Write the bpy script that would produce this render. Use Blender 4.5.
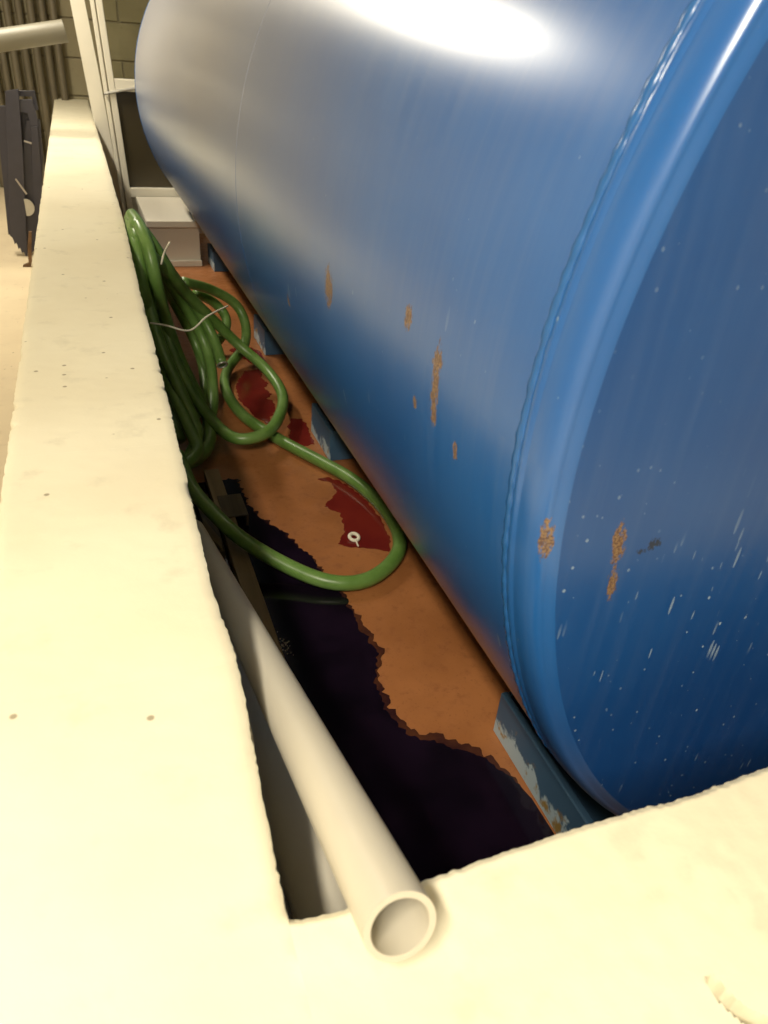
import bpy, bmesh, math, random
from mathutils import Vector, Matrix, noise
random.seed(7)
for o in list(bpy.data.objects): bpy.data.objects.remove(o)
S = bpy.context.scene
C = S.collection
PI = math.pi

# ---------------------------------------------------------------- camera
cam_d = bpy.data.cameras.new('camera'); cam = bpy.data.objects.new('camera', cam_d); C.objects.link(cam)
cam_d.sensor_fit = 'VERTICAL'; cam_d.sensor_height = 24.0; cam_d.lens = 24.0*740/1024
cam_d.clip_start = 0.01
cam_d.dof.use_dof = True; cam_d.dof.focus_distance = 1.35; cam_d.dof.aperture_fstop = 6.3
cam.matrix_world = Matrix((( 0.93667,  0.12331, -0.32779, 0.0),
                           (-0.34217,  0.52170, -0.78150, 0.0),
                           ( 0.07464,  0.84417,  0.53086, 1.1),
                           (0, 0, 0, 1)))
S.camera = cam

# ---------------------------------------------------------------- light and exposure
S.view_settings.view_transform = 'Standard'
S.view_settings.look = 'None'
S.view_settings.gamma = 1.0
S.view_settings.exposure = 0.0
wd = bpy.data.worlds.new('world'); S.world = wd; wd.use_nodes = True
wd.node_tree.nodes['Background'].inputs[0].default_value = (1.0, 0.93, 0.8, 1)
wd.node_tree.nodes['Background'].inputs[1].default_value = 0.05
LAMP_COL = (1.0, 0.91, 0.74)
LAMPS = [((-0.69, -0.72, 2.42), 0.14, 1.10, 92.0), ((-0.62, 4.25, 2.42), 0.14, 1.25, 60.0)]
for (lx, ly, lz), w, l, e in LAMPS:
    ld = bpy.data.lights.new('lamp_light', 'AREA'); ld.shape = 'RECTANGLE'; ld.size = w; ld.size_y = l
    ld.energy = e; ld.color = LAMP_COL
    lo = bpy.data.objects.new('lamp_light', ld); C.objects.link(lo); lo.location = (lx, ly, lz-0.062)

# ---------------------------------------------------------------- helpers
def tag(o, label=None, cat=None, group=None, kind=None):
    if label: o['label'] = label
    if cat: o['category'] = cat
    if group: o['group'] = group
    if kind: o['kind'] = kind
    return o
def empty(name, loc=(0,0,0), label=None, cat=None, group=None):
    o = bpy.data.objects.new(name, None); C.objects.link(o); o.location = loc
    o.empty_display_size = 0.05
    return tag(o, label, cat, group)
def link(name, me, mat, parent=None, smooth=False, loc=None):
    o = bpy.data.objects.new(name, me); C.objects.link(o)
    if mat: me.materials.append(mat) if len(me.materials) == 0 else None
    if parent:
        o.parent = parent
        # parts are modelled in world coordinates: undo the parent's offset
        off = Vector((0,0,0)); p = parent
        while p: off += p.location; p = p.parent
        o.location = (Vector(loc) if loc else Vector((0,0,0))) - off
    elif loc: o.location = loc
    if smooth:
        for p in me.polygons: p.use_smooth = True
    return o
def mesh(name, vs, fs):
    me = bpy.data.meshes.new(name); me.from_pydata([tuple(v) for v in vs], [], fs); me.update(); return me
def fin(bm, name):
    bmesh.ops.recalc_face_normals(bm, faces=bm.faces)
    me = bpy.data.meshes.new(name); bm.to_mesh(me); bm.free(); return me
def add_box(bm, lo, hi, bev=0.0, shear=None):
    vs = [bm.verts.new((x, y, z)) for z in (lo[2], hi[2]) for y in (lo[1], hi[1]) for x in (lo[0], hi[0])]
    if shear:
        for v in vs: v.co.x += shear[0]*(v.co.z - shear[1])
    fs = [bm.faces.new([vs[i] for i in q]) for q in ((0,2,3,1),(4,5,7,6),(0,1,5,4),(2,6,7,3),(0,4,6,2),(1,3,7,5))]
    if bev > 0:
        ed = list({e for f in fs for e in f.edges})
        bmesh.ops.bevel(bm, geom=ed, offset=bev, segments=2, affect='EDGES', profile=0.5)
    return bm
def box(name, lo, hi, mat, parent=None, bev=0.002, shear=None):
    bm = bmesh.new(); add_box(bm, lo, hi, bev, shear); return link(name, fin(bm, name), mat, parent)
def prism_xz(name, poly, y0, y1, mat, parent=None, bev=0.0015):
    bm = bmesh.new()
    a = [bm.verts.new((x, y0, z)) for x, z in poly]; b = [bm.verts.new((x, y1, z)) for x, z in poly]
    n = len(poly); bm.faces.new(a); bm.faces.new(b[::-1])
    for i in range(n): bm.faces.new((a[i], b[i], b[(i+1)%n], a[(i+1)%n]))
    if bev: bmesh.ops.bevel(bm, geom=list(bm.edges), offset=bev, segments=1, affect='EDGES')
    return link(name, fin(bm, name), mat, parent)
def catmull(pts, step=0.015):
    P = [Vector(p) for p in pts]
    P = [P[0]*2-P[1]] + P + [P[-1]*2-P[-2]]
    out = []
    for i in range(1, len(P)-2):
        p0, p1, p2, p3 = P[i-1], P[i], P[i+1], P[i+2]
        n = max(2, int((p2-p1).length/step))
        for k in range(n):
            t = k/n
            out.append(0.5*((2*p1)+(p2-p0)*t+(2*p0-5*p1+4*p2-p3)*t*t+(3*p1-p0-3*p2+p3)*t**3))
    out.append(P[-2]); return out
def relax(path, it=3):
    for _ in range(it):
        path = [path[0]] + [(path[i-1]+path[i]*2+path[i+1])/4 for i in range(1, len(path)-1)] + [path[-1]]
    return path
def tube(bm, path, r, n=14, cap=True, inner=0.0):
    T = [(path[min(i+1,len(path)-1)]-path[max(i-1,0)]).normalized() for i in range(len(path))]
    up = Vector((0,0,1)) if abs(T[0].z) < .9 else Vector((1,0,0))
    N = (up - T[0]*up.dot(T[0])).normalized(); rings = []; rin = []
    for p, t in zip(path, T):
        N = (N - t*N.dot(t)).normalized(); B = t.cross(N)
        rings.append([bm.verts.new(p + (N*math.cos(2*PI*k/n)+B*math.sin(2*PI*k/n))*r) for k in range(n)])
        if inner: rin.append([bm.verts.new(p + (N*math.cos(2*PI*k/n)+B*math.sin(2*PI*k/n))*inner) for k in range(n)])
    for R, flip in ((rings, 0), (rin, 1)):
        for a, b in zip(R, R[1:]):
            for k in range(n):
                q = (a[k], a[(k+1)%n], b[(k+1)%n], b[k]); bm.faces.new(q[::-1] if flip else q)
    if inner:
        for j in (0, -1):
            for k in range(n): bm.faces.new((rings[j][k], rings[j][(k+1)%n], rin[j][(k+1)%n], rin[j][k]))
    elif cap:
        bm.faces.new(rings[0][::-1]); bm.faces.new(rings[-1])
def smooth_angle(o, deg=40):
    me = o.data
    for p in me.polygons: p.use_smooth = True
    try: me.set_sharp_from_angle(angle=math.radians(deg))
    except Exception: pass
    return o

# ---------------------------------------------------------------- materials
class NT:
    def __init__(s, name):
        s.m = bpy.data.materials.new(name); s.m.use_nodes = True; s.t = s.m.node_tree; s.b = s.t.nodes['Principled BSDF']
        s.co = s.n('ShaderNodeTexCoord').outputs['Object']
    def n(s, typ, **kw):
        x = s.t.nodes.new(typ)
        for k, v in kw.items(): setattr(x, k, v)
        return x
    def put(s, sock, v):
        if isinstance(v, bpy.types.NodeSocket): s.t.links.new(v, sock)
        else: sock.default_value = v
    def map(s, scale=(1,1,1), loc=(0,0,0), vec=None):
        x = s.n('ShaderNodeMapping'); s.put(x.inputs['Vector'], vec or s.co); x.inputs['Scale'].default_value = scale; x.inputs['Location'].default_value = loc
        return x.outputs[0]
    def noise(s, scale, detail=4, vec=None, rough=.55, dist=0):
        x = s.n('ShaderNodeTexNoise'); s.put(x.inputs['Vector'], vec or s.co)
        x.inputs['Scale'].default_value = scale; x.inputs['Detail'].default_value = detail; x.inputs['Roughness'].default_value = rough; x.inputs['Distortion'].default_value = dist
        return x.outputs['Fac']
    def voro(s, scale, vec=None, out='Distance', feature='F1'):
        x = s.n('ShaderNodeTexVoronoi', feature=feature); s.put(x.inputs['Vector'], vec or s.co); x.inputs['Scale'].default_value = scale
        return x.outputs[out]
    def math(s, op, a, b=0.0, c=None, clamp=False):
        x = s.n('ShaderNodeMath', operation=op, use_clamp=clamp); s.put(x.inputs[0], a); s.put(x.inputs[1], b)
        if c is not None: s.put(x.inputs[2], c)
        return x.outputs[0]
    def step(s, v, lo, hi, a=0.0, b=1.0):
        x = s.n('ShaderNodeMapRange', interpolation_type='SMOOTHSTEP'); s.put(x.inputs[0], v)
        x.inputs[1].default_value = lo; x.inputs[2].default_value = hi; x.inputs[3].default_value = a; x.inputs[4].default_value = b
        return x.outputs[0]
    def mix(s, f, a, b):
        x = s.n('ShaderNodeMix', data_type='RGBA'); s.put(x.inputs[0], f)
        s.put(x.inputs[6], a if isinstance(a, bpy.types.NodeSocket) else (*a, 1)); s.put(x.inputs[7], b if isinstance(b, bpy.types.NodeSocket) else (*b, 1))
        return x.outputs[2]
    def sep(s, vec=None):
        x = s.n('ShaderNodeSeparateXYZ'); s.put(x.inputs[0], vec or s.co); return x.outputs
    def bump(s, h, strength=.3, dist=.002):
        x = s.n('ShaderNodeBump'); s.put(x.inputs['Height'], h); x.inputs['Strength'].default_value = strength; x.inputs['Distance'].default_value = dist
        s.t.links.new(x.outputs[0], s.b.inputs['Normal'])
    def set(s, col=None, rough=None, metal=None, **kw):
        if col is not None: s.put(s.b.inputs['Base Color'], col if isinstance(col, bpy.types.NodeSocket) else (*col, 1))
        if rough is not None: s.put(s.b.inputs['Roughness'], rough)
        if metal is not None: s.put(s.b.inputs['Metallic'], metal)
        for k, v in kw.items(): s.put(s.b.inputs[k.replace('_', ' ')], v)
        return s.m
def simple(name, col, rough=.5, var=.15, scale=30, metal=0.0, bump=0.0):
    t = NT(name); n = t.noise(scale, 3)
    c = t.mix(n, tuple(x*(1-var) for x in col), tuple(min(1, x*(1+var)) for x in col))
    if bump: t.bump(t.noise(scale*3, 3), bump, .001)
    return t.set(c, rough, metal)

def concrete(name, c0, c1, joints=False):
    t = NT(name)
    geo = t.n('ShaderNodeNewGeometry').outputs['Position']
    big = t.noise(3.2, 5, geo); mid = t.noise(19, 5, geo); fine = t.noise(170, 3, geo)
    col = t.mix(t.step(big, .3, .7), c0, c1)
    col = t.mix(t.math('MULTIPLY', t.step(mid, .56, .75), .35), col, tuple(x*.72 for x in c0))
    pit = t.voro(46, geo); cell = t.n('ShaderNodeTexVoronoi'); t.put(cell.inputs['Vector'], geo); cell.inputs['Scale'].default_value = 46
    rnd = t.n('ShaderNodeSeparateColor'); t.put(rnd.inputs[0], cell.outputs['Color'])
    pits = t.math('MULTIPLY', t.step(pit, .10, .20, 1, 0), t.math('GREATER_THAN', rnd.outputs[0], .93))
    col = t.mix(t.math('MULTIPLY', pits, .75), col, (.22, .18, .11))
    t.bump(t.math('ADD', t.math('MULTIPLY', fine, .5), t.math('SUBTRACT', t.math('MULTIPLY', mid, .5), pits)), .16, .002)
    return t.set(col, .92)
M_conc = concrete('bund_concrete', (.74, .68, .50), (.80, .75, .57))
M_block = concrete('block_wall', (.27, .235, .14), (.33, .29, .18))
M_mortar = concrete('mortar', (.30, .26, .17), (.36, .31, .21))
M_outfloor = concrete('outer_floor', (.62, .52, .36), (.68, .58, .40))
M_plaster = simple('plaster', (.60, .56, .46), .9, .08, 4)
M_ceil = simple('ceiling_paint', (.70, .68, .62), .9, .05, 4)

def bund_floor():
    t = NT('bund_floor')
    big = t.noise(5, 5); mid = t.noise(30, 6, rough=.7); fine = t.noise(190, 3)
    c = t.mix(t.step(big, .3, .7), (.29, .108, .034), (.38, .148, .050))
    c = t.mix(t.math('MULTIPLY', t.step(mid, .5, .72), .6), c, (.21, .070, .022))
    c = t.mix(t.math('MULTIPLY', t.step(fine, .6, .75), .45), c, (.14, .045, .015))
    t.bump(fine, .12, .001)
    return t.set(c, t.step(mid, .3, .7, .28, .5))
M_floor = bund_floor()
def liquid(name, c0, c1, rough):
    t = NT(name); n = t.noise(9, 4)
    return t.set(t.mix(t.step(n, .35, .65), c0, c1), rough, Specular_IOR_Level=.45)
M_shaded_fuel = liquid('shaded_fuel', (.005, .003, .007), (.010, .005, .013), .10)  # fuel taken down to near black, with the shade of the walls in its colour
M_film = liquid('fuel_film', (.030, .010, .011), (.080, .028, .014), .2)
M_red = liquid('red_fuel', (.135, .012, .010), (.17, .018, .012), .12)

RUST_SHELL = [(.640, .812, .010, .044), (.642, .838, .013, .012), (.638, .778, .0075, .012), (1.025, .803, .020, .030), (.727, .855, .011, .015), (.583, .765, .006, .010), (.690, .771, .006, .008), (.4262, .762, .0032, .022), (.4715, .819, .0035, .008), (.470, .778, .005, .010), (1.30, .70, .007, .012)]
RUST_DISC = [(.399, .750, .0075, .024), (.404, .708, .0055, .022)]
BLACK_DISC = [(.439, .744, .009, .008), (.427, .738, .006, .004)]
def tank_paint(name, disc):
    t = NT(name)
    sx, sy, sz = t.sep()[:3]
    across = sx if disc else sy
    # shell: brush streaks run round the circumference, so they are fine along the length only
    ang = t.math('ARCTAN2', t.math('SUBTRACT', sz, .825), t.math('SUBTRACT', sx, 1.0625))
    cyl = t.n('ShaderNodeCombineXYZ'); t.put(cyl.inputs[0], sy if not disc else sx); t.put(cyl.inputs[1], t.math('MULTIPLY', ang, .75) if not disc else sz)
    uv = cyl.outputs[0]
    streak = t.noise(1, 4, t.map((70, 3.2, 1), vec=uv), .6)
    broad = t.noise(2.3, 4)
    c = t.mix(t.step(broad, .3, .7), *(((.007, .058, .225), (.010, .074, .265)) if disc else ((.010, .090, .32), (.014, .112, .37))))  # end plate: same blue, darkened for the weak light that reaches it
    dust = t.math('MULTIPLY', t.step(streak, .35, .85), .05 if disc else .08)
    c = t.mix(dust, c, (.30, .36, .44))
    # dusty bloom mixed with painted reflection haze on the upper far shell
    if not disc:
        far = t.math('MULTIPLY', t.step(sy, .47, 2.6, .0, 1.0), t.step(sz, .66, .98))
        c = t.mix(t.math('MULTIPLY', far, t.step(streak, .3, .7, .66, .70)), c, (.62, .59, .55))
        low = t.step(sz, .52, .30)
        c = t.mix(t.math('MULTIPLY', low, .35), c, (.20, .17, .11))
    # white specks and scratches
    def specks(scale, thr, dens, stretch):
        v = t.map(stretch, vec=uv)
        vv = t.n('ShaderNodeTexVoronoi'); t.put(vv.inputs['Vector'], v); vv.inputs['Scale'].default_value = scale
        rr = t.n('ShaderNodeSeparateColor'); t.put(rr.inputs[0], vv.outputs['Color'])
        size = t.math('MULTIPLY_ADD', rr.outputs[1], thr, thr*.25)
        return t.math('MULTIPLY', t.math('LESS_THAN', vv.outputs['Distance'], size), t.math('GREATER_THAN', rr.outputs[0], 1-dens))
    if disc:
        lowmask = t.step(sz, .85, .60)
        s1 = t.math('MULTIPLY', specks(75, .13, .55, (1.3, 1, 1)), t.step(t.noise(6, 3), .36, .6))
        s1 = t.math('MULTIPLY', s1, t.math('ADD', t.math('MULTIPLY', lowmask, .7), .25))
        s2 = t.math('MULTIPLY', specks(34, .28, .42, (5.5, .7, 1)), t.math('MULTIPLY', lowmask, t.step(t.noise(9, 2), .45, .58)))
        sp = t.math('ADD', s1, t.math('MULTIPLY', s2, .75), clamp=True)
    else:
        s1 = t.math('MULTIPLY', specks(60, .10, .22, (1.4, .8, 1)), t.step(t.noise(5, 3), .45, .6))
        s2 = t.math('MULTIPLY', specks(26, .20, .16, (2.6, .55, 1)), t.math('MULTIPLY', t.step(sz, .95, .75), t.step(t.noise(7, 2), .46, .6)))
        sp = t.math('MULTIPLY', t.math('ADD', s1, s2, clamp=True), .55)
    c = t.mix(t.math('MULTIPLY', sp, .7), c, (.45, .58, .68))
    # rust: one ragged patch for each scraped spot
    wob = t.noise(190, 5, t.map((1.3, 1.3, .55)), .75); wob2 = t.noise(420, 2)
    tot = None
    for (a, z, ra, rz) in (RUST_DISC if disc else RUST_SHELL):
        if disc: dx = t.math('SUBTRACT', sx, t.math('MULTIPLY_ADD', t.math('SUBTRACT', sz, z), -.13, a))
        else: dx = t.math('SUBTRACT', sy, a)
        dx = t.math('DIVIDE', dx, ra); dz = t.math('DIVIDE', t.math('SUBTRACT', sz, z), rz)
        d = t.math('ADD', t.math('MULTIPLY', dx, dx), t.math('MULTIPLY', dz, dz))
        d = t.math('ADD', d, t.math('MULTIPLY', t.math('SUBTRACT', wob, .47), 5.0))
        mk = t.step(d, .7, 1.05, 1, 0)
        tot = mk if tot is None else t.math('MAXIMUM', tot, mk)
    if not disc: tot = t.math('MULTIPLY', tot, t.math('LESS_THAN', sx, 1.0))
    rust = t.mix(t.step(wob2, .35, .65), (.10, .045, .016), (.27, .16, .055))
    c = t.mix(t.math('MULTIPLY', tot, .92), c, rust)
    if disc:
        for (a, z, ra, rz) in BLACK_DISC:
            dx = t.math('DIVIDE', t.math('SUBTRACT', sx, a), ra); dz = t.math('DIVIDE', t.math('SUBTRACT', sz, z), rz)
            d = t.math('ADD', t.math('ADD', t.math('MULTIPLY', dx, dx), t.math('MULTIPLY', dz, dz)), t.math('MULTIPLY', t.math('SUBTRACT', wob, .45), 5.5))
            c = t.mix(t.math('MULTIPLY', t.step(d, .5, .9, 1, 0), .9), c, (.006, .010, .022))
    t.bump(t.math('ADD', t.math('MULTIPLY', streak, .06 if disc else .08), t.math('MULTIPLY', t.noise(3.0, 2), 1.0)), .05, .003)
    r = t.math('ADD', t.step(streak, .3, .75, .30, .34) if disc else t.step(streak, .3, .75, .285, .315), t.math('MULTIPLY', tot, .45))
    return t.set(c, r, Specular_IOR_Level=.6, **({} if disc else dict(Coat_Weight=.5, Coat_Roughness=.24)))
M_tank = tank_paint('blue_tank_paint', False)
M_disc_shaded = tank_paint('blue_end_paint_shaded', True)
M_weld = simple('weld_paint', (.020, .105, .31), .27, .2, 60)
def foot_paint():
    t = NT('scuffed_foot'); z = t.sep()[2]; n = t.noise(16, 5, rough=.65, dist=.6)
    c = t.mix(t.noise(8, 3), (.038, .09, .165), (.06, .13, .215))
    side = t.step(t.math('ABSOLUTE', t.math('SUBTRACT', t.sep()[0], 1.0625)), .444, .449)
    lowish = t.math('ADD', t.math('MULTIPLY', n, side), t.step(z, .095, .01, -.20, .16))
    c = t.mix(t.step(lowish, .50, .60), c, (.40, .50, .55))
    c = t.mix(t.math('MULTIPLY', t.step(t.noise(28, 4), .56, .66), t.step(lowish, .42, .56)), c, (.30, .19, .05))
    return t.set(c, .5)
M_foot = foot_paint()

M_pipe = simple('grey_pvc', (.58, .54, .44), .42, .05, 9)
M_pipe_in = simple('grey_pvc_bore', (.34, .32, .27), .5, .05, 9)
M_conduit = simple('shaded_conduit', (.135, .115, .075), .35, .25, 5)  # conduit colour darkened to paint in the dim back corner
M_pipe_shaded = simple('shaded_grey_pvc', (.20, .185, .135), .45, .08, 9)  # pipe grey with the shade at the far end put into its colour
def hose_mat():
    t = NT('green_hose'); n = t.noise(14, 4); f = t.noise(120, 2)
    c = t.mix(t.step(n, .3, .7), (.110, .225, .042), (.175, .305, .080))
    c = t.mix(t.math('MULTIPLY', t.step(f, .58, .75), .25), c, (.16, .24, .09))
    return t.set(c, .36)
M_hose = hose_mat()
M_hose_in = simple('hose_bore', (.02, .05, .015), .6)
M_twine = simple('white_twine', (.78, .74, .60), .7, .08)
M_upvc = simple('white_upvc', (.78, .74, .62), .32, .03, 6)
M_whitebox = simple('white_laminate', (.70, .65, .54), .4, .04, 6)
M_board = simple('white_board_paint', (.78, .74, .62), .5, .05, 6)
M_gasket = simple('black_gasket', (.03, .028, .022), .6)
M_tint = simple('smoked_pane', (.060, .048, .026), .22, .2, 5)
def glass():
    t = NT('clear_glass'); return t.set((.85, .88, .80), .03, Transmission_Weight=1.0, IOR=1.1)
M_glass = glass()
M_slate = simple('slate_plastic', (.042, .040, .055), .45, .25, 14, bump=.1)
M_slate_edge = simple('scuffed_edge', (.42, .38, .33), .5, .1)
M_zinc = simple('zinc', (.50, .49, .45), .32, .12, 40, .6)
def wood(name, a, b):
    t = NT(name); g = t.noise(1, 5, t.map((45, 2.2, 45)), .6, .5)
    t.bump(g, .15, .001)
    return t.set(t.mix(t.step(g, .3, .7), a, b), .6)
M_wood_d = wood('dark_batten', (.060, .044, .022), (.11, .082, .042))
M_wood_l = wood('tan_batten', (.17, .125, .06), (.27, .205, .105))
M_notch = wood('notch_strip', (.09, .045, .018), (.17, .09, .035))
M_foam = simple('pale_fleck', (.55, .52, .44), .5)
M_emit = NT('lamp_diffuser').set((.9, .88, .8), .4, Emission_Color=(1, .88, .66, 1), Emission_Strength=9.0)
M_house = simple('lamp_housing', (.75, .74, .70), .4, .03)

# ---------------------------------------------------------------- the setting
def struct(o): o['kind'] = 'structure'; return o
X0, X1, Y0, Y1, ZC = -1.9, 2.15, -2.4, 6.69, 2.55
struct(box('floor', (X0, Y0, -.1), (X1, Y1, 0), M_outfloor, bev=0))
struct(box('ceiling', (X0-.1, Y0-.1, ZC), (X1+.1, Y1+.3, ZC+.1), M_ceil, bev=0))
struct(box('wall_left', (X0-.1, Y0, 0), (X0, Y1, ZC), M_plaster, bev=0))
struct(box('wall_right', (X1, Y0, 0), (X1+.1, Y1, ZC), M_plaster, bev=0))
struct(box('wall_front', (X0-.1, Y0-.1, 0), (X1+.1, Y0, ZC), M_plaster, bev=0))
wb = struct(box('wall_back', (X0-.1, Y1+.006, 0), (X1+.1, Y1+.2, ZC), M_mortar, bev=0))
CH, BL, NB = .2415, .483, 0
bmB = bmesh.new(); add_box(bmB, (-BL/2+.005, 0, -CH/2+.005), (BL/2-.005, .05, CH/2-.005), .003); blk = fin(bmB, 'concrete_block')
blk.materials.append(M_block)
for r in range(10):
    zc = .864 + (r-3.5)*CH + .0
    if zc < CH/2 or zc > ZC-CH/2: continue
    for k in range(9):
        xc = X0 + BL*(k+.5) - (BL/2 if r % 2 else 0) + .12
        if xc-BL/2 < X0 or xc+BL/2 > X1: continue
        link('concrete_block', blk, M_block, wb, loc=(xc, Y1-.008, zc))
# floor of the bund (rusty, wet)
bf = struct(box('floor_bund', (.03, .2, .0005), (X1-.001, Y1-.012, .003), M_floor, bev=0))

# ---- bund wall along the left, and the short one in front: real blocks with broken edges
def xin(y):
    pts = [(-.5,.067),(.273,.069),(.364,.073),(.482,.081),(.55,.082),(.642,.077),(.844,.082),(1.19,.088),(1.74,.093),(2.40,.104),(3.54,.111),(6.7,.120)]
    for (a, p), (b, q) in zip(pts, pts[1:]):
        if y <= b: return p + (q-p)*(y-a)/(b-a)
    return .12
def xout(y): return -.146 + .0052*y
def ragged(y, amp, seed):
    n = noise.noise(Vector((y*9, seed, .3)))*.5 + noise.noise(Vector((y*70, seed, 1.7)))*.4 + noise.noise(Vector((y*190, seed, 4.1)))*.45
    return n*amp
def chip(y, seed):
    c = noise.noise(Vector((y*30, seed, 9.3)))
    return min(1.0, max(0.0, c-.34)*9)*(.003 + .003*noise.noise(Vector((y*120, seed, 5))))
GOUGE = [(.322,.143),(.3245,.131),(.327,.1245),(.334,.115),(.345,.108)]
def gouge(x, y):
    best = 1
    for (ax, ay), (bx, by) in zip(GOUGE, GOUGE[1:]):
        d = Vector((bx-ax, by-ay)); t = max(0, min(1, (Vector((x-ax, y-ay)).dot(d))/d.length_squared))
        best = min(best, (Vector((x-ax, y-ay))-d*t).length)
    w = .0044 + .0014*noise.noise(Vector((x*140, y*140, 2)))
    return -.030*max(0, 1-(best/w)**6) if best < w else 0
HT = .6
def block_loft(name, parent, stations, inner, outer, seed, ncross, along_y, z0=.4, mat=M_conc):
    """loft a block: at each station a profile from inner foot over the top to the outer foot"""
    bm = bmesh.new(); rings = []
    for s in stations:
        ii, oo = inner(s), outer(s)
        sg = 1 if ii > oo else -1
        ci, co = chip(s, seed), chip(s, seed+7)
        ri, ro = ragged(s, .0028, seed), ragged(s, .0028, seed+3)
        drop_i = .0012
        if along_y and s < .268: ci = ri = drop_i = 0.0
        prof = []
        for z in (z0, z0+.1, HT-.03):
            prof.append((ii - sg*.004 + ragged(s+z*3, .002, seed)*1.0, z))
        prof.append((ii - sg*.001 + ri*.8, HT-.012))
        prof.append((ii + ri - sg*ci*.4, HT-(.0045 if drop_i else .0002)-ci*.6))
        a, b = ii + ri - sg*((.004 if drop_i else .0004)+ci), oo + ro + sg*(.004+co)
        for k in range(ncross+1):
            u = k/ncross; w = a + (b-a)*u
            x, y = (w, s) if along_y else (s, w)
            z = HT + noise.noise(Vector((x*9, y*9, .5)))*.0012 + noise.noise(Vector((x*55, y*55, 3)))*.0006 - (drop_i if k == 0 else .0012 if k == ncross else 0)
            z += gouge(x, y) if not along_y else 0
            prof.append((w, z))
        prof.append((oo + ro + sg*co*.4, HT-.0045-co*.6))
        prof.append((oo + ro*.8, HT-.012))
        for z in (HT-.03, z0+.1, z0): prof.append((oo + sg*.003, z))
        rings.append([bm.verts.new((p, s, z) if along_y else (s, p, z)) for p, z in prof])
    for a, b in zip(rings, rings[1:]):
        for k in range(len(a)-1): bm.faces.new((a[k], a[k+1], b[k+1], b[k]))
        bm.faces.new((a[-1], a[0], b[0], b[-1]))
    bm.faces.new(rings[0]); bm.faces.new(rings[-1][::-1])
    o = link(name, fin(bm, name), mat, parent)
    smooth_angle(o, 50)
    return o
def stn(a, b, h):
    n = max(2, int((b-a)/h)); return [a+(b-a)*i/n for i in range(n+1)]
bm = bmesh.new()
vs = [bm.verts.new((x, y, z)) for z in (0, .402) for x, y in ((-.135, .06), (.062, .06), (.108, 6.68), (-.105, 6.68))]
for q in ((3,2,1,0),(4,5,6,7),(0,1,5,4),(1,2,6,5),(2,3,7,6),(3,0,4,7)): bm.faces.new([vs[i] for i in q])
wl = struct(link('wall_bund_left', fin(bm, 'wall_bund_left'), M_mortar))
yb = [.035, .52, .98, 1.42, 1.86, 2.30, 2.74, 3.18, 3.62, 4.06, 4.50, 4.94, 5.38, 5.82, 6.26, 6.675]
for i, (a, b) in enumerate(zip(yb, yb[1:])):
    h = .005 if b < 1.5 else (.009 if b < 3.2 else .02)
    block_loft('coping_block', wl, stn(a+.00005, b-.00005, h), xin, xout, 3.1, 22 if b < 2.4 else 10, True)
# rough mortar lip that swells out of the joint below the top course
bm = bmesh.new(); rings = []
for y in stn(.285, .66, .006):
    w = max(0.0, math.sin(PI*(y-.285)/.375))**.7*.009
    base = xin(y)-.006
    rings.append([bm.verts.new(p) for p in ((base-.02, y, .50), (base+w+ragged(y,.0015,2), y, .50), (base+w+.002+ragged(y,.0015,5), y, .55), (base+w*.8, y, .579), (base-.02, y, .583))])
for a, b in zip(rings, rings[1:]):
    for k in range(5): bm.faces.new((a[k], a[(k+1)%5], b[(k+1)%5], b[k]))
bm.faces.new(rings[0]); bm.faces.new(rings[-1][::-1])
smooth_angle(link('mortar_lip', fin(bm, 'mortar_lip'), M_mortar, wl), 50)

wn = struct(box('wall_bund_front', (.067, .055, 0), (X1-.001, .262, .402), M_mortar, bev=0))
EDGE = [(.0,.2725),(.0695,.2725),(.078,.267),(.109,.2655),(.14,.2665),(.172,.267),(.248,.270),(.359,.272),(.417,.269),(.494,.273),(.7,.272),(2.2,.272)]
def yin(x):
    for (a, p), (b, q) in zip(EDGE, EDGE[1:]):
        if x <= b: return p + (q-p)*(x-a)/(b-a)
    return .272
def yout(x): return .05
xb = [.0685, .51, .95, 1.39, 1.83, 2.145]
for i, (a, b) in enumerate(zip(xb, xb[1:])):
    block_loft('coping_block', wn, stn(a+.00005, b-.00005, .0018 if i == 0 else .012), yin, yout, 8.4, 116 if i == 0 else 14, False)

# ---------------------------------------------------------------- oil tank
XA, ZA, R = 1.0625, .8253, .75
tank = empty('oil_tank', (XA, 2.3, 0), 'large blue cylindrical steel fuel tank lying along the bund with rust scrapes', 'tank')
def lathe(name, prof, mat, n=160, caps=False, parent=tank):
    """prof: (radius, y) round the tank axis"""
    bm = bmesh.new(); rings = []
    for r, y in prof:
        if r < 1e-6: rings.append([bm.verts.new((XA, y, ZA))])
        else: rings.append([bm.verts.new((XA+r*math.cos(2*PI*k/n), y, ZA+r*math.sin(2*PI*k/n))) for k in range(n)])
    for a, b in zip(rings, rings[1:]):
        for k in range(n):
            if len(b) == 1: bm.faces.new((a[k], a[(k+1)%n], b[0]))
            elif len(a) == 1: bm.faces.new((a[0], b[(k+1)%n], b[k]))
            else: bm.faces.new((a[k], a[(k+1)%n], b[(k+1)%n], b[k]))
    return smooth_angle(link(name, fin(bm, name), mat, parent), 60)
YS, YM, YF = .471, 1.735, 4.45
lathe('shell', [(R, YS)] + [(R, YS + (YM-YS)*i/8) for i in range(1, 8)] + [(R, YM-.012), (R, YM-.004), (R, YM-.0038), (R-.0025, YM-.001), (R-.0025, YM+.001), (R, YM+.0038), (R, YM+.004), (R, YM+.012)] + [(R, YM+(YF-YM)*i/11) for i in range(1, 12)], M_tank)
near = [(R, YS), (R-.0002, .466), (R+.0008, .464), (R+.0008, .4585), (R-.0008, .4565), (R-.001, .4545)]
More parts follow.
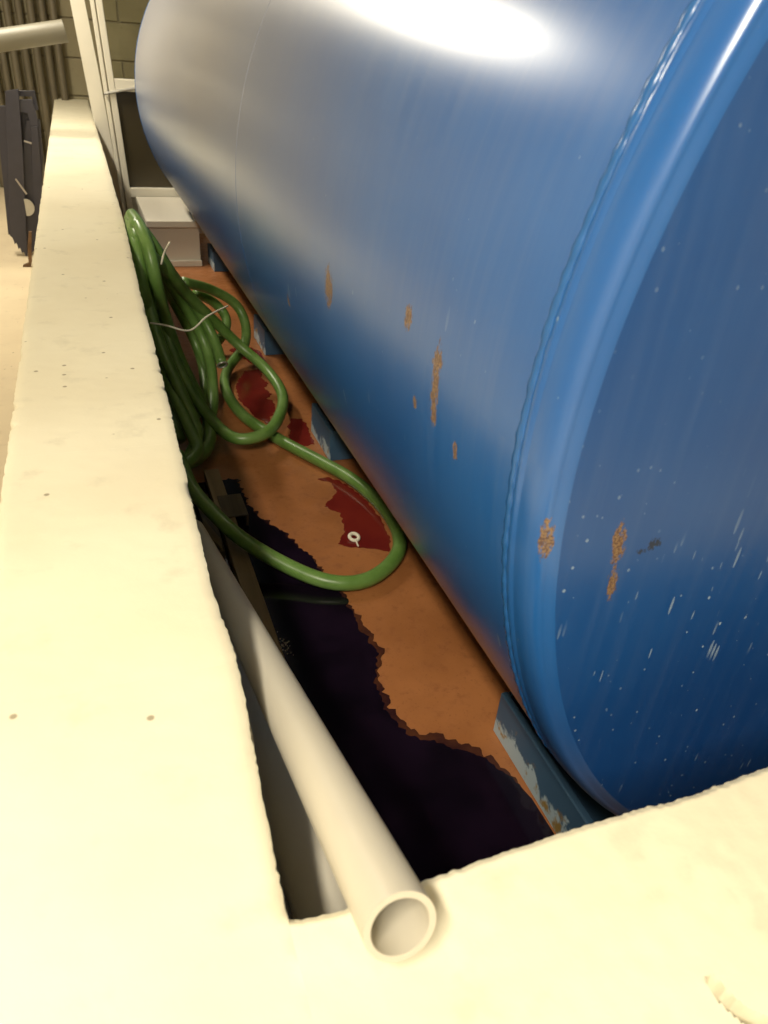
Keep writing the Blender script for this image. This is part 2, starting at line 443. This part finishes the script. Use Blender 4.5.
near += [(R-.001-.0125*(1-math.cos(a)), .4545-.030*math.sin(a)) for a in [PI/2*i/12 for i in range(1, 13)]]
near += [(.7345, .4243), (.731, .4222), (.725, .4212)]
near += [(.70, .4195), (.66, .4185), (.5, .416), (.3, .4145), (.12, .414), (0, .414)]
lathe('end_rim', near[:-6], M_tank)
lathe('end_plate', near[-7:], M_disc_shaded)
lathe('end_plate', [(R, YF), (.746, YF+.03), (.735, YF+.055), (.715, YF+.075), (.68, YF+.09), (.5, YF+.12), (.25, YF+.135), (0, YF+.14)], M_disc_shaded)
# weld beads: lumpy rings
def bead(y, amp, r0):
    bm = bmesh.new(); n = 720; m = 6; rings = []
    for k in range(n):
        a = 2*PI*k/n
        w = noise.noise(Vector((math.cos(a)*34, math.sin(a)*34, y)))
        s = r0*(1+.30*w+.16*math.sin(k*1.9)); dy = .0012*noise.noise(Vector((math.cos(a)*9, math.sin(a)*9, y+4)))
        rr = R - .0012
        rings.append([bm.verts.new((XA+(rr+s*math.sin(2*PI*j/m))*math.cos(a), y+dy+1.5*s*math.cos(2*PI*j/m), ZA+(rr+s*math.sin(2*PI*j/m))*math.sin(a))) for j in range(m)])
    for i in range(n):
        A, B = rings[i], rings[(i+1) % n]
        for j in range(m): bm.faces.new((A[j], A[(j+1)%m], B[(j+1)%m], B[j]))
    return link('weld_seam', fin(bm, 'weld_seam'), M_weld, tank, smooth=True)
bead(YS, .3, .0034); bead(YF, .3, .0034)
for (ya, yb2) in ((.50, .824), (1.93, 2.145), (2.85, 3.07), (4.12, 4.33)):
    for sx in (1, -1):
        o = prism_xz('tank_foot', [(XA-(XA-v)*sx, z) for v, z in ((.612,.0035),(.612,.105),(.627,.105),(.627,.03),(.80,.03),(.80,.112),(.86,.097),(.92,.084),(.92,.0035))], ya, yb2, M_foot, tank, .002)
        o['label'] = 'scuffed pale blue steel foot'
        for yy in (ya+.001, yb2-.011):
            w = sorted((XA-(XA-.6275)*sx, XA-(XA-.795)*sx))
            bm = bmesh.new(); add_box(bm, (w[0], yy, .031), (w[1], yy+.010, .104), .001)
            e = link('end_web', fin(bm, 'end_web'), M_foot); e.parent = o; e.location = (0, 0, 0)
            e.matrix_parent_inverse = Matrix.Identity(4); e.location = -Vector((XA, 2.3, 0)) - o.location

# ---------------------------------------------------------------- fuel on the floor
def puddle(name, pts, mat, label, teeth=0.0, seed=1.0, z=.0032, h=.0016, group=None, step=.006, keep=None):
    P = [Vector((x, y)) for x, y in pts]; out = []
    for i in range(len(P)):
        a, b = P[i], P[(i+1) % len(P)]; n = max(1, int((b-a).length/step)); d = (b-a).normalized(); nn = Vector((d.y, -d.x))
        for k in range(n):
            p = a+(b-a)*k/n
            w = noise.noise(Vector((p.x*60, p.y*60, seed)))*.9 + noise.noise(Vector((p.x*150, p.y*150, seed+2)))*.35
            if keep and not keep(p): w = 0
            out.append(p+nn*w*teeth)
    from mathutils.geometry import tessellate_polygon
    n = len(out); vs = [(p.x, p.y, z+h) for p in out] + [(p.x, p.y, z) for p in out]; fs = []
    for t in tessellate_polygon([[Vector((p.x, p.y, 0)) for p in out]]):
        a, b, c = (out[k] for k in t)
        fs.append(t if (b-a).cross(c-a) > 0 else t[::-1])
    area = sum(out[k].cross(out[(k+1) % n]) for k in range(n))
    for k in range(n):
        q = (k, n+k, n+(k+1) % n, (k+1) % n); fs.append(q if area > 0 else q[::-1])
    o = link(name, mesh(name, vs, fs), mat); return tag(o, label, 'puddle', group)
DK = [(.315,1.885),(.320,1.726),(.343,1.658),(.385,1.573),(.419,1.468),(.447,1.319),(.457,1.277),(.457,1.168),(.470,1.082),(.436,1.016),(.430,.933),(.446,.863),(.5,.822),(.561,.775),(.587,.726),(.607,.665),(.609,.581),(.609,.29),(.09,.29),(.09,1.2),(.13,1.885)]  # outline of the fuel together with the painted shade beside the walls
puddle('fuel_puddle', DK, M_shaded_fuel, 'big fuel puddle with ragged rim, coloured near-black for the wall shade, filling the bund corner beside the grey pipe', .012, 2.0, keep=lambda p: p.x > .29 and p.x < .6 and p.y > .5)
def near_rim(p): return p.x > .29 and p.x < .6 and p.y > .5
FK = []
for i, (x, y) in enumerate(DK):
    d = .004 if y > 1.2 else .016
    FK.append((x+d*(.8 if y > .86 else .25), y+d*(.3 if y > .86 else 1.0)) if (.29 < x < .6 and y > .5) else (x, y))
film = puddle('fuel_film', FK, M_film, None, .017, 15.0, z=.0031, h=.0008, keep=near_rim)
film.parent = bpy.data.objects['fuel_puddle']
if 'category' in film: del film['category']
puddle('fuel_puddle', [(.569,2.707),(.5,2.697),(.443,2.578),(.426,2.443),(.454,2.286),(.485,2.224),(.535,2.337),(.54,2.40),(.528,2.43),(.552,2.466),(.537,2.52),(.56,2.56),(.548,2.62)], M_red, 'dark red fuel puddle lying inside the small loop of the green hose', .009, 5.0)
puddle('fuel_puddle', [(.548,1.832),(.582,1.801),(.575,1.738),(.522,1.678),(.556,1.640),(.548,1.59),(.541,1.545),(.507,1.496),(.538,1.474),(.58,1.46),(.625,1.431),(.647,1.486),(.656,1.582),(.648,1.68),(.618,1.787),(.58,1.835)], M_red, 'red fuel puddle with the white ring in it inside the large front hose loop', .008, 7.0)
puddle('fuel_puddle', [(.53,2.102),(.545,2.19),(.57,2.25),(.605,2.242),(.608,2.174),(.597,2.053),(.548,2.042)], M_red, 'small red fuel puddle against the scuffed tank foot beyond the hose crossing', .010, 9.0)
puddle('fuel_puddle', [(.48,2.93),(.55,2.98),(.60,2.90),(.60,2.76),(.56,2.74),(.53,2.80)], M_red, 'small dark red fuel stain by the farther tank foot behind the raised hose bend', .010, 11.0)

# ---------------------------------------------------------------- green hose
hose = empty('fuel_hose', (.45, 1.6, 0), 'long green rubber hose, tied coil leaning on the bund wall with loops on the floor', 'hose')
RUNS = [
 [(0.294,2.728,0.34),(0.414,2.863,0.27),(0.512,2.894,0.2),(0.537,2.848,0.13),(0.514,2.779,0.07),(0.435,2.67,0.035),(0.392,2.51,0.0225),(0.408,2.276,0.0225),(0.486,2.071,0.0225),(0.574,1.903,0.0225),(0.64,1.764,0.0225),(0.673,1.599,0.0225),(0.661,1.452,0.0225),(0.605,1.362,0.0225),(0.515,1.306,0.0225),(0.431,1.317,0.027),(0.35,1.378,0.042),(0.26,1.463,0.075),(0.208,1.571,0.09),(0.17,1.697,0.1),(0.157,1.884,0.1)],
 [(0.157,2.254,0.55),(0.204,2.359,0.48),(0.286,2.48,0.36),(0.374,2.55,0.25),(0.457,2.548,0.16),(0.534,2.458,0.1),(0.551,2.285,0.07),(0.478,2.092,0.064),(0.409,2.02,0.064),(0.345,2.02,0.062),(0.307,2.076,0.07),(0.258,2.16,0.12),(0.215,2.255,0.2),(0.182,2.331,0.32),(0.15,2.331,0.45),(0.13,2.287,0.57),(0.13,2.396,0.61)],
 [(0.130,2.347,0.62),(0.169,2.31,0.57),(0.225,2.376,0.46),(0.306,2.523,0.32),(0.355,2.505,0.22),(0.37,2.412,0.15)],
 [(0.191,2.382,0.48),(0.258,2.517,0.34),(0.319,2.541,0.22),(0.34,2.481,0.14),(0.328,2.361,0.08),(0.309,2.268,0.05),(0.270,2.16,0.024),(0.222,2.06,0.024)],
 [(0.19,2.451,0.45),(0.251,2.594,0.3),(0.302,2.628,0.18),(0.324,2.569,0.1),(0.309,2.418,0.05),(0.26,2.30,0.024),(0.205,2.22,0.024)],
 [(0.358,2.933,0.24),(0.435,2.974,0.19),(0.477,2.949,0.14),(0.466,2.898,0.1),(0.428,2.893,0.05),(0.377,2.875,0.03)],
 [(0.128,2.444,0.62),(0.142,2.317,0.61),(0.156,2.247,0.56),(0.165,2.232,0.48),(0.191,2.317,0.34),(0.221,2.288,0.22),(0.264,2.198,0.12),(0.28,2.117,0.07),(0.262,2.03,0.045),(0.215,1.95,0.045),(0.165,1.91,0.05)],
 [(0.126,2.444,0.6),(0.124,2.288,0.57),(0.130,2.241,0.47),(0.142,2.26,0.33),(0.171,2.181,0.2),(0.21,2.033,0.1),(0.222,1.95,0.075),(0.19,1.89,0.075),(0.15,1.86,0.06)],
 [(0.131,2.596,0.56),(0.131,2.566,0.49),(0.131,2.505,0.38),(0.138,2.419,0.26),(0.154,2.29,0.14),(0.183,2.073,0.05)],
 [(0.126,2.501,0.6),(0.130,2.338,0.53),(0.139,2.261,0.42),(0.159,2.21,0.3),(0.204,2.131,0.17),(0.232,2.05,0.085),(0.20,1.97,0.05),(0.155,1.93,0.03)],
]
HR = .0185
bm = bmesh.new()
for r in RUNS: tube(bm, relax(catmull(r), 4), HR)
link('rubber_tube', fin(bm, 'rubber_tube'), M_hose, hose, smooth=True)
def ring(name, c, nrm, r0, r1, mat, parent, n=20, m=8):
    bm = bmesh.new(); nrm = Vector(nrm).normalized(); a = nrm.orthogonal().normalized(); b = nrm.cross(a); rg = []
    for k in range(n):
        d = a*math.cos(2*PI*k/n)+b*math.sin(2*PI*k/n)
        rg.append([bm.verts.new(Vector(c)+d*(r0+r1*math.cos(2*PI*j/m))+nrm*r1*math.sin(2*PI*j/m)) for j in range(m)])
    for i in range(n):
        for j in range(m): bm.faces.new((rg[i][j], rg[i][(j+1)%m], rg[(i+1)%n][(j+1)%m], rg[(i+1)%n][j]))
    return link(name, fin(bm, name), mat, parent, smooth=True)
ring('end_ferrule', (.3705, 2.409, .148), (.015, -.093, -.07), .0165, .0032, M_zinc, hose)['label'] = 'bright metal ring on the cut hose end'
for T in ([(0.131,2.114,0.4),(0.174,2.10,0.395),(0.240,2.14,0.365),(0.301,2.20,0.385),(0.385,2.34,0.37)], [(0.180,2.190,0.54),(0.190,2.19,0.57),(0.205,2.165,0.605)]):
    bm = bmesh.new(); tube(bm, catmull(T, .01), .0028, 8); o = link('twine_tie', fin(bm, 'twine_tie'), M_twine, hose, smooth=True); o['label'] = 'thin white twine'

# ---------------------------------------------------------------- grey pipes
def pipe(name, a, b, r, ri, mat, label, cat='pipe', group=None, n=40):
    a, b = Vector(a), Vector(b); root = empty(name, (a+b)/2, label, cat, group)
    bm = bmesh.new(); path = [a+(b-a)*i/24 for i in range(25)]
    tube(bm, path, r, n, inner=ri)
    o = link('pipe_wall', fin(bm, 'pipe_wall'), mat, root); smooth_angle(o, 50); return root
pipe('plastic_pipe', (.126, .217, .648), (.1436, 1.462, .1269), .0237, .0192, M_pipe, 'bright grey plastic pipe propped over the near wall edge with open end towards us', n=56)
pipe('plastic_pipe', (.132, .300, .460), (.1375, 1.42, .0385), .036, .033, M_pipe, 'thicker grey plastic pipe sloping into the corner just below the propped pipe')
pipe('plastic_pipe', (-1.895, 4.5, .66), (.016, 4.5, 1.050), .0475, .043, M_pipe_shaded, 'grey plastic pipe sticking out sideways above the far end of the left wall')
con = []
for i in range(11):
    x = -.035 - i*.073 + random.uniform(-.004, .004)
    con.append((x, 6.57 if i % 2 else 6.52, random.uniform(-.006, .006)))
for x, y, l in con:
    pipe('conduit_pipe', (x, y, .002), (x+l, 6.648, 2.25), .0255, .022, M_conduit, 'slim brownish grey conduit standing upright in the row against the back block wall', 'pipe', 'upright conduits against the back wall', 18)

# ---------------------------------------------------------------- battens and scraps along the left wall
def batten(lo, hi, mat, label, name='timber_batten', ang=0.0):
    o = box(name, lo, hi, mat, None, .002); 
    return tag(o, label, 'batten')
batten((.226, .62, .0052), (.268, 1.90, .036), M_wood_l, 'tan timber batten nearest the fuel, lying along the left wall under the hose')
batten((.182, 1.50, .0052), (.219, 1.78, .030), M_wood_d, 'dark timber batten lying along the wall beyond the thick grey pipe')
batten((.124, 1.56, .0052), (.170, 1.74, .034), M_wood_d, 'dark short timber batten tight against the left wall under the coil')
bm = bmesh.new(); add_box(bm, (.238, 1.63, .0375), (.302, 1.74, .0415), .0008); add_box(bm, (.296, 1.63, .006), (.302, 1.74, .0405), .0008)
tag(link('angle_bracket', fin(bm, 'angle_bracket'), M_wood_d), 'small dark bent bracket hooked over the tan batten beside the hose', 'bracket')
bm = bmesh.new()
for x, y, z in ((.176,1.655,.037),(.222,1.52,.037),(.196,1.50,.037),(.176,1.60,.037)):
    pass
a = [bm.verts.new((x, y, .0305)) for x, y in ((.184,1.66),(.216,1.54),(.212,1.50),(.184,1.58))]; b = [bm.verts.new((v.co.x, v.co.y, .036)) for v in a]
bm.faces.new(a); bm.faces.new(b[::-1])
for i in range(4): bm.faces.new((a[i], a[(i+1)%4], b[(i+1)%4], b[i]))
tag(link('wood_offcut', fin(bm, 'wood_offcut'), M_wood_l), 'pale wedge of wood on the dark batten beside the hose', 'offcut')
# small white ring in the red puddle
wr = empty('plastic_ring', (.554, 1.508, .005), 'little white ring lying in the red puddle inside the big hose loop', 'ring')
ring('ring_body', (.554, 1.508, .0095), (.1, -.25, 1), .0125, .0048, M_twine, wr)
bm = bmesh.new(); tube(bm, [Vector((.554,1.492,.0085)), Vector((.553,1.470,.0065))], .0022, 6); link('ring_tail', fin(bm, 'ring_tail'), M_twine, wr)
bm = bmesh.new()
for i in range(34):
    a = random.gauss(.283, .006); b = random.gauss(1.155, .018)
    bmesh.ops.create_icosphere(bm, subdivisions=1, radius=random.uniform(.0008, .0022), matrix=Matrix.Translation((a, b, .0055)))
tag(link('pale_flecks', fin(bm, 'pale_flecks'), M_foam), 'pale flecks of scum floating on the black puddle by the propped pipe', 'debris', kind='stuff')

# ---------------------------------------------------------------- far end: glazed frame, box, white board
SH = (-.0495, .28)
door = empty('glazed_frame', (.5, 4.95, 0), 'white plastic glazed door frame standing behind the far end of the tank', 'door frame')
ya, yb3 = 4.93, 4.99
bm = bmesh.new(); add_box(bm, (.203, ya, .004), (.2225, yb3, 1.95), .002, SH); add_box(bm, (.2305, ya-.008, .004), (.263, yb3, 1.95), .003, SH); add_box(bm, (.2215, ya+.03, .004), (.2315, yb3, 1.95), 0, SH)
link('stile', fin(bm, 'stile'), M_upvc, door)
bm = bmesh.new(); add_box(bm, (1.14, ya, .004), (1.20, yb3, 1.95), .003, SH); link('stile', fin(bm, 'stile'), M_upvc, door)
box('top_rail', (.2635, ya+.002, 1.88), (1.1395, yb3-.002, 1.95), M_upvc, door, .003, SH)
box('transom', (.2635, ya-.006, .782), (1.1395, yb3-.002, .842), M_upvc, door, .004, SH)
box('sill_rail', (.2635, ya-.012, .232), (1.1395, yb3-.002, .285), M_upvc, door, .004, SH)
box('lower_panel', (.2635, ya+.02, .02), (1.1395, yb3-.01, .2315), M_upvc, door, .002, SH)
box('lower_pane', (.2637, ya+.022, .2855), (1.1393, ya+.034, .7815), M_tint, door, .001, SH)['label'] = 'dark smoked pane'
box('upper_pane', (.2637, ya+.022, .8425), (1.1393, ya+.028, 1.8795), M_glass, door, .0005, SH)
bm = bmesh.new(); tube(bm, [Vector((.176, 4.916, .765)), Vector((.26, 4.914, .785)), Vector((.40, 4.914, .812))], .0075, 8); link('stay_bar', fin(bm, 'stay_bar'), M_zinc, door)
cab = empty('storage_box', (.43, 4.5, 0), 'low white box with a lipped lid on the floor beside the far tank foot', 'box')
box('box_body', (.296, 4.255, .0035), (.562, 4.90, .205), M_whitebox, cab, .002)
box('box_lid', (.290, 4.232, .2065), (.566, 4.905, .240), M_whitebox, cab, .003)
box('plinth', (.302, 4.235, .0035), (.566, 4.2545, .034), M_whitebox, cab, .002)
wbd = bmesh.new()
v = [wbd.verts.new((x, y, z)) for y in (5.19, 5.215) for x, z in ((.232,.0035),(.140,.0035),(.111,.61),(.040,1.45),(.118,1.45),(.1375,1.19),(.172,.835),(.20,.45))]
wbd.faces.new(v[:8]); wbd.faces.new(v[8:][::-1])
for i in range(8): wbd.faces.new((v[i], v[i+8], v[(i+1)%8+8], v[(i+1)%8]))
tag(link('white_board', fin(wbd, 'white_board'), M_board), 'tall narrow white board standing on end just inside the left bund wall', 'board')

# ---------------------------------------------------------------- bundle of slate bars outside the left wall
bun = empty('bar_bundle', (-.27, 4.5, 0), 'bundle of dark slate hooked plastic bars standing against the outside of the left wall', 'bars')
prism_xz('bar', [(-.294,.781),(-.232,.793),(-.262,.50),(-.322,.004),(-.332,.001),(-.338,.028),(-.347,.016),(-.351,.050),(-.361,.038),(-.364,.075),(-.375,.064),(-.378,.098),(-.39,.106)], 4.50, 4.525, M_slate, bun)
prism_xz('bar', [(-.35,.71),(-.306,.715),(-.30,.66),(-.382,.106),(-.40,.106)], 4.53, 4.555, M_slate, bun)
prism_xz('bar', [(-.251,.694),(-.245,.745),(-.180,.750),(-.170,.70),(-.168,.635),(-.205,.633),(-.208,.69)], 4.515, 4.54, M_slate, bun)
prism_xz('bar', [(-.222,.655),(-.157,.660),(-.170,.49),(-.200,.336),(-.262,.05),(-.31,.001),(-.325,.02),(-.262,.50)], 4.53, 4.555, M_slate, bun)
prism_xz('bar', [(-.238,.758),(-.236,.782),(-.162,.786),(-.158,.70),(-.176,.70),(-.178,.76)], 4.56, 4.58, M_slate, bun)
prism_xz('bar', [(-.205,.63),(-.172,.632),(-.190,.40),(-.235,.10),(-.26,.02),(-.245,.30)], 4.515, 4.528, M_slate, bun)
prism_xz('bar', [(-.345,.70),(-.19,.70),(-.215,.30),(-.30,.06),(-.36,.09)], 4.565, 4.585, M_slate, bun)  # wide plate added behind so that the gaps between the bars stay dark
o = prism_xz('edge_strip', [(-.318,.385),(-.312,.39),(-.272,.318),(-.278,.312)], 4.495, 4.499, M_slate_edge, bun, 0); o['label'] = 'scuffed pale edge'
o = prism_xz('edge_strip', [(-.248,.560),(-.246,.568),(-.212,.557),(-.213,.550)], 4.508, 4.514, M_slate_edge, bun, 0); o['label'] = 'scuffed pale edge'
dp = [(-.285+.037*math.cos(a), .252+.042*math.sin(a)) for a in [PI*1.12*i/14-PI*.56 for i in range(15)]]
o = prism_xz('end_disc', dp, 4.485, 4.4945, M_zinc, bun, 0); o['label'] = 'round pale grey plate'
lt = prism_xz('notch_strip', [(-.268,.175),(-.282,.175),(-.300,.10),(-.306,.02),(-.335,.010),(-.338,.001),(-.300,.001),(-.290,.03),(-.283,.09)], 4.28, 4.30, M_notch, None, .001)  # brown strip added in place of the shadowed notch in the wall edge
tag(lt, 'short curled brown strip added by the slate bars for the shadowed wall edge notch', 'added strip')

# ---------------------------------------------------------------- ceiling lamps
for i, ((lx, ly, lz), w, l, e) in enumerate(LAMPS):
    t = empty('ceiling_light', (lx, ly, 2.45), ['short ceiling light above the near wall corner', 'long ceiling light above the far left wall'][i], 'light')
    box('housing', (lx-w/2-.02, ly-l/2-.03, lz-.02), (lx+w/2+.02, ly+l/2+.03, 2.549), M_house, t, .004)
    box('diffuser', (lx-w/2, ly-l/2, lz-.055), (lx+w/2, ly+l/2, lz-.021), M_emit, t, .006)
